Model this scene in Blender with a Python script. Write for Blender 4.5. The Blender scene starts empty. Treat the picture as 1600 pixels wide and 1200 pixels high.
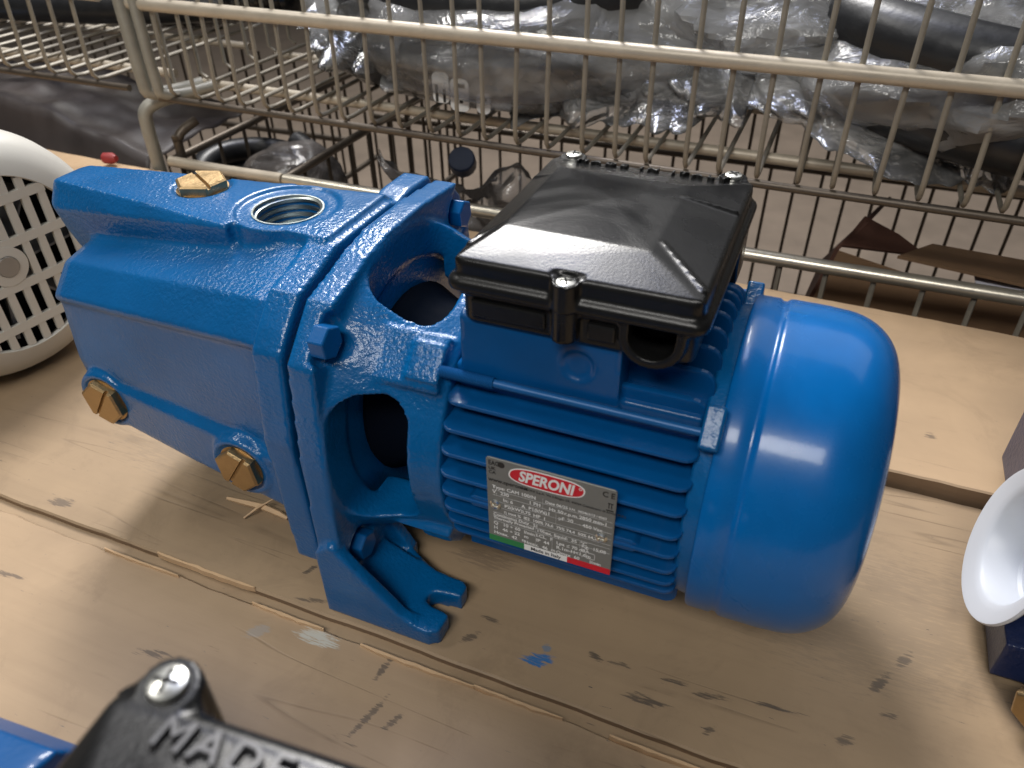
import bpy, bmesh, math, random
from mathutils import Vector, Matrix, noise
random.seed(7)
PI = math.pi
sc = bpy.context.scene
COL = sc.collection

# ------------------------------------------------------------------ camera
def look_camera():
    yaw, pitch, roll = -0.402, 0.641, -0.0186
    f = Vector((math.sin(yaw)*math.cos(pitch), math.cos(yaw)*math.cos(pitch), -math.sin(pitch)))
    r = Vector((math.cos(yaw), -math.sin(yaw), 0)); u = r.cross(f)
    c, s = math.cos(roll), math.sin(roll)
    r2 = c*r + s*u; u2 = -s*r + c*u
    M = Matrix((r2, u2, -f)).transposed().to_4x4()
    M.translation = Vector((0.2128, -0.21772, 0.375))
    cd = bpy.data.cameras.new('camera'); cd.sensor_width = 36; cd.lens = 27.045
    cd.clip_start = 0.01; cd.clip_end = 60
    cd.dof.use_dof = True; cd.dof.focus_distance = 0.46; cd.dof.aperture_fstop = 13.0
    co = bpy.data.objects.new('camera', cd); COL.objects.link(co); co.matrix_world = M
    sc.camera = co
look_camera()

# ------------------------------------------------------------------ light (indoor, ceiling lamps)
w = bpy.data.worlds.new('World'); sc.world = w; w.use_nodes = True
bg = w.node_tree.nodes['Background']
bg.inputs[0].default_value = (0.92, 0.95, 1.0, 1); bg.inputs[1].default_value = 0.055

def area(name, loc, target, sx, sy, watts, col):
    l = bpy.data.lights.new(name, 'AREA'); l.shape = 'RECTANGLE'; l.size = sx; l.size_y = sy
    l.energy = watts; l.color = col
    o = bpy.data.objects.new(name, l); COL.objects.link(o); o.location = loc
    d = Vector(target) - Vector(loc)
    z = -d.normalized(); x = Vector((1, 0, 0)); x = (x - z*x.dot(z)).normalized(); y = z.cross(x)
    o.matrix_world = Matrix.Translation(Vector(loc)) @ Matrix((x, y, z)).transposed().to_4x4()
    return o
area('ceiling_lamp_front', (0.05, -1.50, 2.02), (0.08, 0.05, 0.15), 1.5, 0.42, 30, (1.0, 0.97, 0.92))
area('ceiling_lamp_left', (-1.45, 0.05, 2.15), (0.0, 0.1, 0.1), 0.35, 0.9, 15, (1.0, 0.97, 0.92))
area('ceiling_lamp_main', (-0.92, 1.90, 2.30), (0.05, 0.15, 0.1), 0.75, 0.9, 84, (1.0, 0.97, 0.93))
area('ceiling_lamp_rear', (-0.70, 1.05, 2.45), (0.0, 0.1, 0.1), 0.9, 0.6, 14, (0.66, 0.72, 1.0))
area('ceiling_lamp_aisle', (0.20, 2.60, 2.80), (0.0, 0.5, 0.0), 4.6, 2.2, 26, (0.97, 0.97, 1.0))

sc.view_settings.view_transform = 'Standard'; sc.view_settings.look = 'None'
sc.view_settings.exposure = 0.16; sc.view_settings.gamma = 1.0; sc.view_settings.use_curve_mapping = False
sc.render.engine = 'CYCLES'

# ------------------------------------------------------------------ materials
def newmat(name):
    m = bpy.data.materials.new(name); m.use_nodes = True
    nt = m.node_tree
    return m, nt, nt.nodes['Principled BSDF']
def N(nt, t, **kw):
    n = nt.nodes.new(t)
    for k, v in kw.items(): setattr(n, k, v)
    return n
def L(nt, a, b): nt.links.new(a, b)
def lin(c): return tuple((x/12.92 if x <= .04045 else ((x+.055)/1.055)**2.4) for x in (v/255 for v in c)) + (1,)
def ramp(nt, fac, stops):
    r = N(nt, 'ShaderNodeValToRGB'); e = r.color_ramp.elements
    while len(e) < len(stops): e.new(0.5)
    for el, (p, c) in zip(e, stops):
        el.position = p; el.color = c if len(c) == 4 else (*c, 1)
    L(nt, fac, r.inputs[0]); return r.outputs[0]
def noise_tex(nt, scale, detail=3, rough=.5, vec=None, dist=0.0):
    n = N(nt, 'ShaderNodeTexNoise'); n.inputs['Scale'].default_value = scale
    n.inputs['Detail'].default_value = detail; n.inputs['Roughness'].default_value = rough
    n.inputs['Distortion'].default_value = dist
    if vec is not None: L(nt, vec, n.inputs['Vector'])
    return n.outputs['Fac']
def objcoord(nt, scale=(1, 1, 1)):
    t = N(nt, 'ShaderNodeTexCoord'); mp = N(nt, 'ShaderNodeMapping'); mp.inputs['Scale'].default_value = scale
    L(nt, t.outputs['Object'], mp.inputs['Vector']); return mp.outputs['Vector']
def mixc(nt, fac, a, b, mode='MIX'):
    m = N(nt, 'ShaderNodeMix', data_type='RGBA', blend_type=mode)
    for i, v in ((0, fac), (6, a), (7, b)):
        if hasattr(v, 'links'): L(nt, v, m.inputs[i])
        else: m.inputs[i].default_value = v
    return m.outputs[2]
def math_(nt, op, a, b=None, c=None, clamp=False):
    m = N(nt, 'ShaderNodeMath', operation=op, use_clamp=clamp)
    for i, v in enumerate((a, b, c)):
        if v is None: continue
        if hasattr(v, 'links'): L(nt, v, m.inputs[i])
        else: m.inputs[i].default_value = v
    return m.outputs[0]
def bump(nt, h, strength, dist, prev=None):
    b = N(nt, 'ShaderNodeBump'); b.inputs['Strength'].default_value = strength; b.inputs['Distance'].default_value = dist
    L(nt, h, b.inputs['Height'])
    if prev is not None: L(nt, prev, b.inputs['Normal'])
    return b.outputs[0]

def blue_paint(name, cast, base=(0.0008, 0.107, 0.310), rough=.30):
    m, nt, p = newmat(name); v = objcoord(nt)
    n1 = noise_tex(nt, 22, 4, .6, v)
    c = mixc(nt, ramp(nt, n1, [(.3, (0, 0, 0)), (.75, (1, 1, 1))]), tuple(x*.86 for x in base)+(1,), tuple(min(1, x*1.1) for x in base)+(1,))
    # dust and scuffs
    n2 = noise_tex(nt, 9, 6, .7, v, .6)
    c = mixc(nt, math_(nt, 'MULTIPLY', ramp(nt, n2, [(.60, (0, 0, 0)), (.78, (1, 1, 1))]), .10), c, (.35, .33, .34, 1))
    # fine chips
    n3 = noise_tex(nt, 420, 2, .5, v)
    c = mixc(nt, math_(nt, 'MULTIPLY', ramp(nt, n3, [(.80, (0, 0, 0)), (.83, (1, 1, 1))]), .5), c, (.45, .48, .5, 1))
    L(nt, c, p.inputs['Base Color'])
    r = ramp(nt, n2, [(.3, (rough-.06,)*3), (.8, (rough+.16,)*3)]); L(nt, r, p.inputs['Roughness'])
    p.inputs['Coat Weight'].default_value = (.45 if cast >= 1 else .30); p.inputs['Specular IOR Level'].default_value = .28; p.inputs['Coat Roughness'].default_value = (.06 if cast >= 1 else .10)
    if cast:
        h1 = noise_tex(nt, 460, 2, .55, v); h2 = noise_tex(nt, 120, 2, .5, v)
        pm = ramp(nt, noise_tex(nt, 17, 2, .5, v), [(.35, (.25,)*3), (.62, (1, 1, 1))])
        h1 = math_(nt, 'MULTIPLY', h1, pm)
        nn = bump(nt, h1, .75*cast, .0009); nn = bump(nt, h2, .08*cast, .0012, nn)
    else:
        nn = bump(nt, noise_tex(nt, 14, 2, .5, v), .10, .0030); nn = bump(nt, noise_tex(nt, 150, 3, .6, v), .06, .0005, nn)
    L(nt, nn, p.inputs['Normal']); L(nt, nn, p.inputs['Coat Normal'])
    return m
M = {}
M['cast'] = blue_paint('blue_cast_paint', 1.0)
M['cast_lo'] = blue_paint('blue_cast_paint_fine', .55)
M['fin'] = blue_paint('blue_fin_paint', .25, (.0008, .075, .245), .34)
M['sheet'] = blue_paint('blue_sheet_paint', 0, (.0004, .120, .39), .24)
M['bolt'] = blue_paint('blue_bolt_paint', .15, (.0008, .102, .32), .3)
M['navy'] = blue_paint('navy_cast_paint', .7, (.012, .022, .075), .4)

def plain(name, col, rough=.5, metal=0, var=.15, vs=60, bmp=0, bs=300, spec=.5):
    m, nt, p = newmat(name); v = objcoord(nt)
    n1 = noise_tex(nt, vs, 4, .6, v)
    c = mixc(nt, n1, tuple(x*(1-var) for x in col[:3])+(1,), tuple(min(1, x*(1+var)) for x in col[:3])+(1,))
    L(nt, c, p.inputs['Base Color']); p.inputs['Metallic'].default_value = metal
    L(nt, ramp(nt, n1, [(.2, (max(.02, rough*.8),)*3), (.8, (min(1, rough*1.2),)*3)]), p.inputs['Roughness'])
    p.inputs['Specular IOR Level'].default_value = spec
    if bmp: L(nt, bump(nt, noise_tex(nt, bs, 3, .5, v), bmp, .001), p.inputs['Normal'])
    return m
M['gasket'] = plain('dark_gap', (.006, .012, .022), .8)
M['inside'] = plain('inside_blue', (.008, .05, .15), .5)
M['brass'] = plain('brass', (.44, .31, .16), .46, 1, .25, 90, .25, 500)
M['steel'] = plain('zinc_screw', (.75, .75, .70), .28, 1, .12, 200)
M['thread'] = plain('port_thread_metal', (.42, .46, .44), .35, 1, .3, 120)
M['rod'] = plain('rod_paint', (.006, .10, .30), .4, .1, .1)
def black_plastic():
    m, nt, p = newmat('black_plastic'); v = objcoord(nt)
    n = noise_tex(nt, 13, 3, .5, v, 1.4)
    n2 = noise_tex(nt, 90, 5, .7, v)
    dust = math_(nt, 'MULTIPLY', ramp(nt, n, [(.36, (0, 0, 0)), (.56, (1, 1, 1))]), ramp(nt, n2, [(.2, (.6,)*3), (.8, (1, 1, 1))]))
    c = mixc(nt, math_(nt, 'MULTIPLY', dust, .75), (.0045, .0045, .005, 1), (.012, .012, .0115, 1))
    n3 = noise_tex(nt, 500, 1, .5, v)
    c = mixc(nt, math_(nt, 'MULTIPLY', ramp(nt, n3, [(.80, (0, 0, 0)), (.82, (1, 1, 1))]), .35), c, (.4, .4, .38, 1))
    L(nt, c, p.inputs['Base Color'])
    L(nt, ramp(nt, dust, [(0, (.18,)*3), (1, (.34,)*3)]), p.inputs['Roughness'])
    p.inputs['Specular IOR Level'].default_value = .36
    L(nt, bump(nt, noise_tex(nt, 900, 2, .5, v), .12, .0005), p.inputs['Normal'])
    return m
M['black'] = black_plastic()
M['black_text'] = plain('black_plastic_letters', (.006, .006, .006), .4)
M['grey_text'] = plain('worn_letters', (.045, .045, .05), .38)
M['hole'] = plain('dark_inside', (.002, .002, .002), .9)
M['plate'] = plain('plate_aluminium', (.20, .205, .195), .45, .15, .06, 400)
M['p_white'] = plain('print_white', (.82, .83, .82), .5, 0, .02)
M['p_black'] = plain('print_black', (.02, .02, .02), .5, 0, .02)
M['p_red'] = plain('print_red', (.62, .012, .03), .4, 0, .03)
M['p_green'] = plain('print_green', (.02, .22, .07), .4, 0, .03)
M['white'] = plain('white_plastic', (.64, .62, .56), .38, 0, .04, 20)
M['cap'] = plain('translucent_cap', (.62, .65, .70), .42, 0, .03, 20)
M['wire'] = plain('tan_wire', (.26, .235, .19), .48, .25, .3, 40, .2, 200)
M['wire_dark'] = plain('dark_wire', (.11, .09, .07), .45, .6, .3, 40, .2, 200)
M['rail'] = plain('tan_rail', (.46, .405, .32), .42, .2, .22, 30, .2, 150)
M['rail_steel'] = plain('steel_rail', (.58, .54, .45), .32, .8, .15, 40, .1, 150)
M['post'] = plain('grey_post', (.30, .29, .25), .45, .3, .25, 40, .2, 200)
M['hose'] = plain('black_hose', (.012, .013, .015), .4, 0, .3, 60, .3, 150)
M['hose_gloss'] = plain('glossy_hose', (.006, .006, .007), .18, 0, .2)
M['navy_cap'] = plain('navy_plastic', (.012, .022, .05), .45, 0, .15)
M['card'] = plain('cardboard', (.18, .105, .055), .8, 0, .25, 25, .2, 120)
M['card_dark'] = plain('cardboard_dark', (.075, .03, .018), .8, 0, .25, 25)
M['paper'] = plain('label_paper', (.62, .62, .70), .7, 0, .08, 60)
M['dark_film'] = plain('dark_plastic_sheet', (.055, .045, .042), .5, 0, .45, 14, .5, 30)
M['red'] = plain('red_scrap', (.30, .03, .03), .5, 0, .2)
M['bluecap'] = plain('bright_blue_plastic', (.02, .22, .62), .4)
M['yellow'] = plain('yellow_plastic', (.75, .42, .04), .45)
M['splinter'] = plain('fresh_wood', (.62, .42, .24), .7, 0, .2, 120)

def film(name, col, cover, rough):
    m, nt, p = newmat(name); out = nt.nodes['Material Output']
    v = objcoord(nt)
    h = N(nt, 'ShaderNodeTexVoronoi', feature='F1'); h.inputs['Scale'].default_value = 26
    w1 = noise_tex(nt, 14, 4, .6, v, 2.2)
    ridg = math_(nt, 'ABSOLUTE', math_(nt, 'SUBTRACT', w1, .5))
    w2 = noise_tex(nt, 45, 3, .6, v, 1.5)
    ridg2 = math_(nt, 'ABSOLUTE', math_(nt, 'SUBTRACT', w2, .5))
    nn = bump(nt, ridg, .40, .012); nn = bump(nt, ridg2, .14, .004, nn)
    df = N(nt, 'ShaderNodeBsdfDiffuse'); df.inputs[0].default_value = col; L(nt, nn, df.inputs['Normal'])
    tl = N(nt, 'ShaderNodeBsdfTranslucent'); tl.inputs[0].default_value = col; L(nt, nn, tl.inputs['Normal'])
    m0 = N(nt, 'ShaderNodeMixShader'); m0.inputs[0].default_value = .45; L(nt, df.outputs[0], m0.inputs[1]); L(nt, tl.outputs[0], m0.inputs[2])
    tr = N(nt, 'ShaderNodeBsdfTransparent'); tr.inputs[0].default_value = (.93, .94, .95, 1)
    mx = N(nt, 'ShaderNodeMixShader')
    patch = noise_tex(nt, 7, 3, .6, v, .8)
    cv = ramp(nt, patch, [(.35, (max(0, cover-.17),)*3), (.68, (min(1, cover+.2),)*3)])
    L(nt, cv, mx.inputs[0]); L(nt, tr.outputs[0], mx.inputs[1]); L(nt, m0.outputs[0], mx.inputs[2])
    gl = N(nt, 'ShaderNodeBsdfGlossy'); gl.inputs['Roughness'].default_value = rough
    L(nt, nn, gl.inputs['Normal'])
    fr = N(nt, 'ShaderNodeFresnel'); fr.inputs['IOR'].default_value = 1.55; L(nt, nn, fr.inputs['Normal'])
    m2 = N(nt, 'ShaderNodeMixShader'); L(nt, fr.outputs[0], m2.inputs[0]); L(nt, mx.outputs[0], m2.inputs[1]); L(nt, gl.outputs[0], m2.inputs[2])
    L(nt, m2.outputs[0], out.inputs['Surface'])
    return m
M['bag'] = film('clear_polythene', (.80, .80, .79, 1), .30, .15)
M['film'] = film('loose_polythene', (.84, .84, .83, 1), .20, .12)
M['bag_thin'] = film('thin_polythene', (.52, .47, .44, 1), .30, .2)

def wood(name, base, dark, stains_shade, grain=1.0):
    """varnished plywood; stains: (x, y, rx, ry, angle, colour, strength)"""
    m, nt, p = newmat(name); v = objcoord(nt)
    g = objcoord(nt, (3, 42, 42)); g2 = objcoord(nt, (9, 160, 160))
    a = noise_tex(nt, 1.0, 5, .62, g, .5); b = noise_tex(nt, 1.0, 4, .6, g2)
    big = noise_tex(nt, 5.5, 5, .6, v, .4)
    c = mixc(nt, ramp(nt, big, [(.3, (0, 0, 0)), (.72, (1, 1, 1))]), base, tuple(x*.72 for x in base[:3])+(1,))
    c = mixc(nt, math_(nt, 'MULTIPLY', ramp(nt, a, [(.45, (0, 0, 0)), (.8, (1, 1, 1))]), .35*grain), c, dark)
    c = mixc(nt, math_(nt, 'MULTIPLY', ramp(nt, b, [(.55, (0, 0, 0)), (.75, (1, 1, 1))]), .16*grain), c, dark)
    # small dark dashes along the grain
    d = noise_tex(nt, 1.0, 3, .7, objcoord(nt, (28, 190, 190)))
    d2 = noise_tex(nt, 9, 2, .5, v)
    dash = math_(nt, 'MULTIPLY', ramp(nt, d, [(.70, (0, 0, 0)), (.76, (1, 1, 1))]), ramp(nt, d2, [(.48, (0, 0, 0)), (.62, (1, 1, 1))]))
    c = mixc(nt, math_(nt, 'MULTIPLY', dash, .65), c, (.055, .045, .04, 1))
    cr = noise_tex(nt, 1.0, 2, .5, objcoord(nt, (2.0, 34, 34)), .2)
    cr = math_(nt, 'SUBTRACT', 1.0, math_(nt, 'MULTIPLY', math_(nt, 'ABSOLUTE', math_(nt, 'SUBTRACT', cr, .5)), 85.0), clamp=True)
    crm = ramp(nt, noise_tex(nt, 7, 4, .7, v), [(.50, (0, 0, 0)), (.64, (1, 1, 1))])
    crack = math_(nt, 'MULTIPLY', cr, crm)
    c = mixc(nt, math_(nt, 'MULTIPLY', crack, .38), c, tuple(x*.45 for x in dark[:3])+(1,))
    grime = noise_tex(nt, 16, 6, .72, v, .8)
    c = mixc(nt, math_(nt, 'MULTIPLY', ramp(nt, grime, [(.54, (0, 0, 0)), (.75, (1, 1, 1))]), .30), c, tuple(x*.55 for x in dark[:3])+(1,))
    # stains with a shape of their own
    t = N(nt, 'ShaderNodeTexCoord'); sep = N(nt, 'ShaderNodeSeparateXYZ'); L(nt, t.outputs['Object'], sep.inputs[0])
    wn = noise_tex(nt, 1.0, 4, .7, objcoord(nt, (75, 620, 300)), .35)
    for (x, y, rx, ry, an, col, st) in stains_shade:
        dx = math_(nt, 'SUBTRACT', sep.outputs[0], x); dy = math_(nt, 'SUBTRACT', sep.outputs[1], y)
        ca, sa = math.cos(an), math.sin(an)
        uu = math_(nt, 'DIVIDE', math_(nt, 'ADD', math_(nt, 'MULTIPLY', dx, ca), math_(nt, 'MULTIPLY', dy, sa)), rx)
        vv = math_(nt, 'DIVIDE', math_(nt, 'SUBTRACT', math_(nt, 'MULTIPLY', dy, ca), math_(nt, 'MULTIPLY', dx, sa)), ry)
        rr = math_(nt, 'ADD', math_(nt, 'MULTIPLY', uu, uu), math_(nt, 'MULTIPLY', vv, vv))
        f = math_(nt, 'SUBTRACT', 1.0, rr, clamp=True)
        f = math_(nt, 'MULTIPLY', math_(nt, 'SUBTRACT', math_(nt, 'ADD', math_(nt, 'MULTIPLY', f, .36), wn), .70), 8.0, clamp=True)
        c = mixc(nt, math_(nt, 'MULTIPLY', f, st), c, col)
    L(nt, c, p.inputs['Base Color'])
    L(nt, ramp(nt, big, [(.3, (.42,)*3), (.7, (.58,)*3)]), p.inputs['Roughness'])
    p.inputs['Specular IOR Level'].default_value = .35
    nn = bump(nt, a, .18*grain, .0012); nn = bump(nt, grime, .2, .0010, nn); nn = bump(nt, dash, .3, -.0008, nn); nn = bump(nt, crack, .35, -.0008, nn)
    L(nt, nn, p.inputs['Normal'])
    return m
DK = (.035, .035, .04, 1); BL = (.02, .16, .42, 1); PALE = (.62, .52, .38, 1)
st_shade_front = [(.126, .015, .013, .006, .35, BL, .95), (.128, .024, .004, .004, 0, (.16, .22, .3, 1), .8),
            (.187, .014, .018, .0045, .1, DK, .7), (.155, .029, .007, .003, -.2, DK, .7), (.168, .029, .010, .0025, .0, DK, .6),
            (.218, .029, .014, .003, .15, DK, .7), (.200, .030, .012, .002, .1, DK, .7), (.221, .010, .007, .003, .9, DK, .6),
            (.300, .070, .014, .004, 1.0, DK, .65), (.312, .090, .012, .004, 1.0, DK, .6), (.285, .030, .008, .004, .4, DK, .6),
            (.092, .030, .010, .0025, -.1, DK, .65), (.085, .014, .010, .004, .9, DK, .6), (-.027, .022, .008, .003, 1.1, DK, .7),
            (-.220, .008, .016, .006, .2, DK, .55), (.305, .052, .007, .003, .2, DK, .6), (.250, .035, .02, .002, .1, DK, .7),
            (-.012, .003, .016, .0025, .25, DK, .6), (.262, .112, .012, .005, .3, DK, .6), (.07, .07, .03, .012, .1, (.12, .09, .07, 1), .4), (.31, .115, .13, .075, .3, (.17, .135, .10, 1), .28), (-.16, .09, .12, .05, .1, (.20, .155, .11, 1), .3)]  # broad patch at right paints the shadow of fan cover and navy pump
st_near = [(.049, -.021, .016, .003, 1.45, DK, .65), (.056, -.047, .02, .003, 1.3, DK, .6), (.069, -.046, .010, .003, 1.1, DK, .6),
           (.004, -.017, .020, .007, .1, (.50, .50, .45, 1), .9), (-.030, -.026, .012, .006, .9, (.34, .30, .26, 1), .8),
           (-.075, -.06, .02, .004, .2, DK, .6), (-.2, -.05, .02, .003, .1, DK, .6), (.30, -.03, .03, .004, .1, DK, .6), (.09, -.075, .02, .004, 1.2, DK, .5)]
st_rear = [(.325, .282, .006, .006, 0, DK, .6), (.341, .224, .018, .008, .2, (.16, .15, .14, 1), .7)]
M['wood_front'] = wood('board_varnished', (.42, .300, .185, 1), (.21, .148, .095, 1), st_shade_front, .9)
M['wood_near'] = wood('board_pale', (.47, .335, .210, 1), (.26, .175, .11, 1), st_near, 1.0)
M['wood_rear'] = wood('board_clean', (.55, .385, .235, 1), (.38, .26, .16, 1), st_rear, .6)
M['wood_edge'] = wood('board_edge', (.25, .165, .10, 1), (.12, .08, .05, 1), [], 1.2)
M['floor'] = plain('brown_concrete', (.21, .165, .125), .75, 0, .32, 9, .2, 40)

# ------------------------------------------------------------------ mesh helpers
def obj(name, bm, mat, parent=None, smooth=False, angle=None):
    me = bpy.data.meshes.new(name)
    bmesh.ops.recalc_face_normals(bm, faces=bm.faces[:])
    bm.to_mesh(me); bm.free()
    return obj_me(name, me, mat, parent, smooth, angle)
def obj_me(name, me, mat, parent=None, smooth=False, angle=None):
    me.materials.clear(); me.materials.append(mat)
    if smooth:
        for p in me.polygons: p.use_smooth = True
        if angle:
            me.set_sharp_from_angle(angle=math.radians(angle))
    o = bpy.data.objects.new(name, me); COL.objects.link(o)
    if parent is not None: o.parent = parent
    return o
def thing(name, label, cat, group=None, loc=(0, 0, 0), rotz=0, kind=None):
    o = bpy.data.objects.new(name, None); COL.objects.link(o); o.empty_display_size = .02
    o.location = loc; o.rotation_euler = (0, 0, rotz)
    return tag(o, label, cat, group, kind)
def tag(o, label=None, cat=None, group=None, kind=None):
    if label: o['label'] = label
    if cat: o['category'] = cat
    if group: o['group'] = group
    if kind: o['kind'] = kind
    return o
def new(): return bmesh.new()
def box(bm, x0, x1, y0, y1, z0, z1, mat=None):
    vs = [bm.verts.new((x, y, z)) for x in (x0, x1) for y in (y0, y1) for z in (z0, z1)]
    if mat is not None:
        for v in vs: v.co = mat @ v.co
    for f in ((0, 1, 3, 2), (4, 6, 7, 5), (0, 4, 5, 1), (2, 3, 7, 6), (0, 2, 6, 4), (1, 5, 7, 3)):
        bm.faces.new([vs[i] for i in f])
    return vs
def prism(bm, pts, axis, a, b):
    """polygon pts extruded along axis; x: pts=(y,z), y: pts=(x,z), z: pts=(x,y)"""
    def P(p, t): return {'x': (t, p[0], p[1]), 'y': (p[0], t, p[1]), 'z': (p[0], p[1], t)}[axis]
    A = [bm.verts.new(P(p, a)) for p in pts]; B = [bm.verts.new(P(p, b)) for p in pts]
    n = len(pts); bm.faces.new(A); bm.faces.new(B[::-1])
    for i in range(n): bm.faces.new((A[i], B[i], B[(i+1) % n], A[(i+1) % n]))
def loft(bm, rings, cap=True):
    R = [[bm.verts.new(p) for p in r] for r in rings]; n = len(R[0])
    for a, b in zip(R, R[1:]):
        for i in range(n): bm.faces.new((a[i], b[i], b[(i+1) % n], a[(i+1) % n]))
    if cap: bm.faces.new(R[0]); bm.faces.new(R[-1][::-1])
    return R
def frame(ax):
    z = Vector(ax).normalized(); x = Vector((0, 0, 1)) if abs(z.z) < .9 else Vector((1, 0, 0))
    x = (x - z*x.dot(z)).normalized(); return x, z.cross(x), z
def lathe(bm, prof, org, ax, seg=48, closed=False, cap=True):
    """prof: (t along axis, radius)"""
    x, y, z = frame(ax); o = Vector(org); rings = []
    for t, r in prof:
        rings.append([o + z*t + (x*math.cos(2*PI*i/seg) + y*math.sin(2*PI*i/seg))*r for i in range(seg)])
    if closed: rings.append(rings[0])
    R = [[bm.verts.new(p) for p in r] for r in (rings[:-1] if closed else rings)]
    if closed: R.append(R[0])
    for a, b in zip(R, R[1:]):
        for i in range(seg): bm.faces.new((a[i], b[i], b[(i+1) % seg], a[(i+1) % seg]))
    if cap and not closed: bm.faces.new(R[0]); bm.faces.new(R[-1][::-1])
def tube(bm, path, r, seg=8, closed=False, rfun=None):
    P = [Vector(p) for p in path]; n = len(P); rings = []
    up = None
    for i in range(n):
        if closed: d = P[(i+1) % n] - P[i-1]
        else: d = (P[min(i+1, n-1)] - P[max(i-1, 0)])
        d.normalize()
        if up is None: up = frame(d)[0]
        up = (up - d*up.dot(d)).normalized(); s = d.cross(up)
        rr = rfun(i) if rfun else r
        rings.append([bm.verts.new(P[i] + (up*math.cos(2*PI*k/seg) + s*math.sin(2*PI*k/seg))*rr) for k in range(seg)])
    for i in range(n if closed else n-1):
        a, b = rings[i], rings[(i+1) % n]
        for k in range(seg): bm.faces.new((a[k], b[k], b[(k+1) % seg], a[(k+1) % seg]))
    if not closed: bm.faces.new(rings[0]); bm.faces.new(rings[-1][::-1])
def smooth_path(pts, k=6):
    P = [Vector(p) for p in pts]; out = []
    for i in range(len(P)-1):
        p0, p1, p2, p3 = P[max(i-1, 0)], P[i], P[i+1], P[min(i+2, len(P)-1)]
        for j in range(k):
            t = j/k
            out.append(.5*((2*p1) + (p2-p0)*t + (2*p0-5*p1+4*p2-p3)*t*t + (3*p1-p0-3*p2+p3)*t**3))
    out.append(P[-1]); return out
def rrect(x0, x1, y0, y1, r, k=5):
    out = []
    for cx, cy, a0 in ((x1-r, y1-r, 0), (x0+r, y1-r, PI/2), (x0+r, y0+r, PI), (x1-r, y0+r, 1.5*PI)):
        for i in range(k+1):
            a = a0 + PI/2*i/k; out.append((cx+r*math.cos(a), cy+r*math.sin(a)))
    return out
def circle(cx, cy, r, n=24, a0=0): return [(cx+r*math.cos(a0+2*PI*i/n), cy+r*math.sin(a0+2*PI*i/n)) for i in range(n)]
def bevel(o, wdt, seg=2, ang=30):
    m = o.modifiers.new('bevel', 'BEVEL'); m.width = wdt; m.segments = seg; m.limit_method = 'ANGLE'; m.angle_limit = math.radians(ang)
    return o
def temp(bm):
    me = bpy.data.meshes.new('t'); bmesh.ops.recalc_face_normals(bm, faces=bm.faces[:]); bm.to_mesh(me); bm.free()
    o = bpy.data.objects.new('t', me); COL.objects.link(o); return o
def casting(bm, cut, voxel, iters=3, fac=.5):
    """melt the shells of bm into one cast skin, cut away the shells of cut, round every edge"""
    o = temp(bm); r = o.modifiers.new('r', 'REMESH'); r.mode = 'VOXEL'; r.voxel_size = voxel; r.adaptivity = 0
    co = None
    if cut is not None:
        co = temp(cut); q = co.modifiers.new('r', 'REMESH'); q.mode = 'VOXEL'; q.voxel_size = voxel
        b = o.modifiers.new('b', 'BOOLEAN'); b.operation = 'DIFFERENCE'; b.object = co; b.solver = 'MANIFOLD'
        r2 = o.modifiers.new('r2', 'REMESH'); r2.mode = 'VOXEL'; r2.voxel_size = voxel
    s = o.modifiers.new('s', 'SMOOTH'); s.iterations = iters; s.factor = fac
    dg = bpy.context.evaluated_depsgraph_get(); dg.update()
    me = bpy.data.meshes.new_from_object(o.evaluated_get(dg))
    bpy.data.objects.remove(o)
    if co: bpy.data.objects.remove(co)
    return me
FONT_BOLD = False
def text_mesh(body, size, extr=0, shear=0, align='LEFT', bevel_d=0, spacing=1.0, xscale=1.0, bold=0.0):
    cu = bpy.data.curves.new('txt', 'FONT'); cu.body = body; cu.size = size; cu.extrude = extr; cu.shear = shear
    cu.align_x = align; cu.align_y = 'CENTER'; cu.bevel_depth = bevel_d; cu.space_character = spacing; cu.resolution_u = 3; cu.offset = bold
    o = bpy.data.objects.new('txt', cu); COL.objects.link(o)
    dg = bpy.context.evaluated_depsgraph_get(); dg.update()
    me = bpy.data.meshes.new_from_object(o.evaluated_get(dg)); bpy.data.objects.remove(o)
    if xscale != 1.0:
        for v in me.vertices: v.co.x *= xscale
    return me
def hexhead(bm, org, ax, r, h, spin=0.0, cham=.12):
    x, y, z = frame(ax); o = Vector(org)
    rings = []
    for t, rr in ((0, r), (h*(1-cham*1.6), r), (h, r*(1-cham))):
        rings.append([o + z*t + (x*math.cos(spin+2*PI*i/6) + y*math.sin(spin+2*PI*i/6))*rr for i in range(6)])
    loft(bm, rings)

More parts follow.
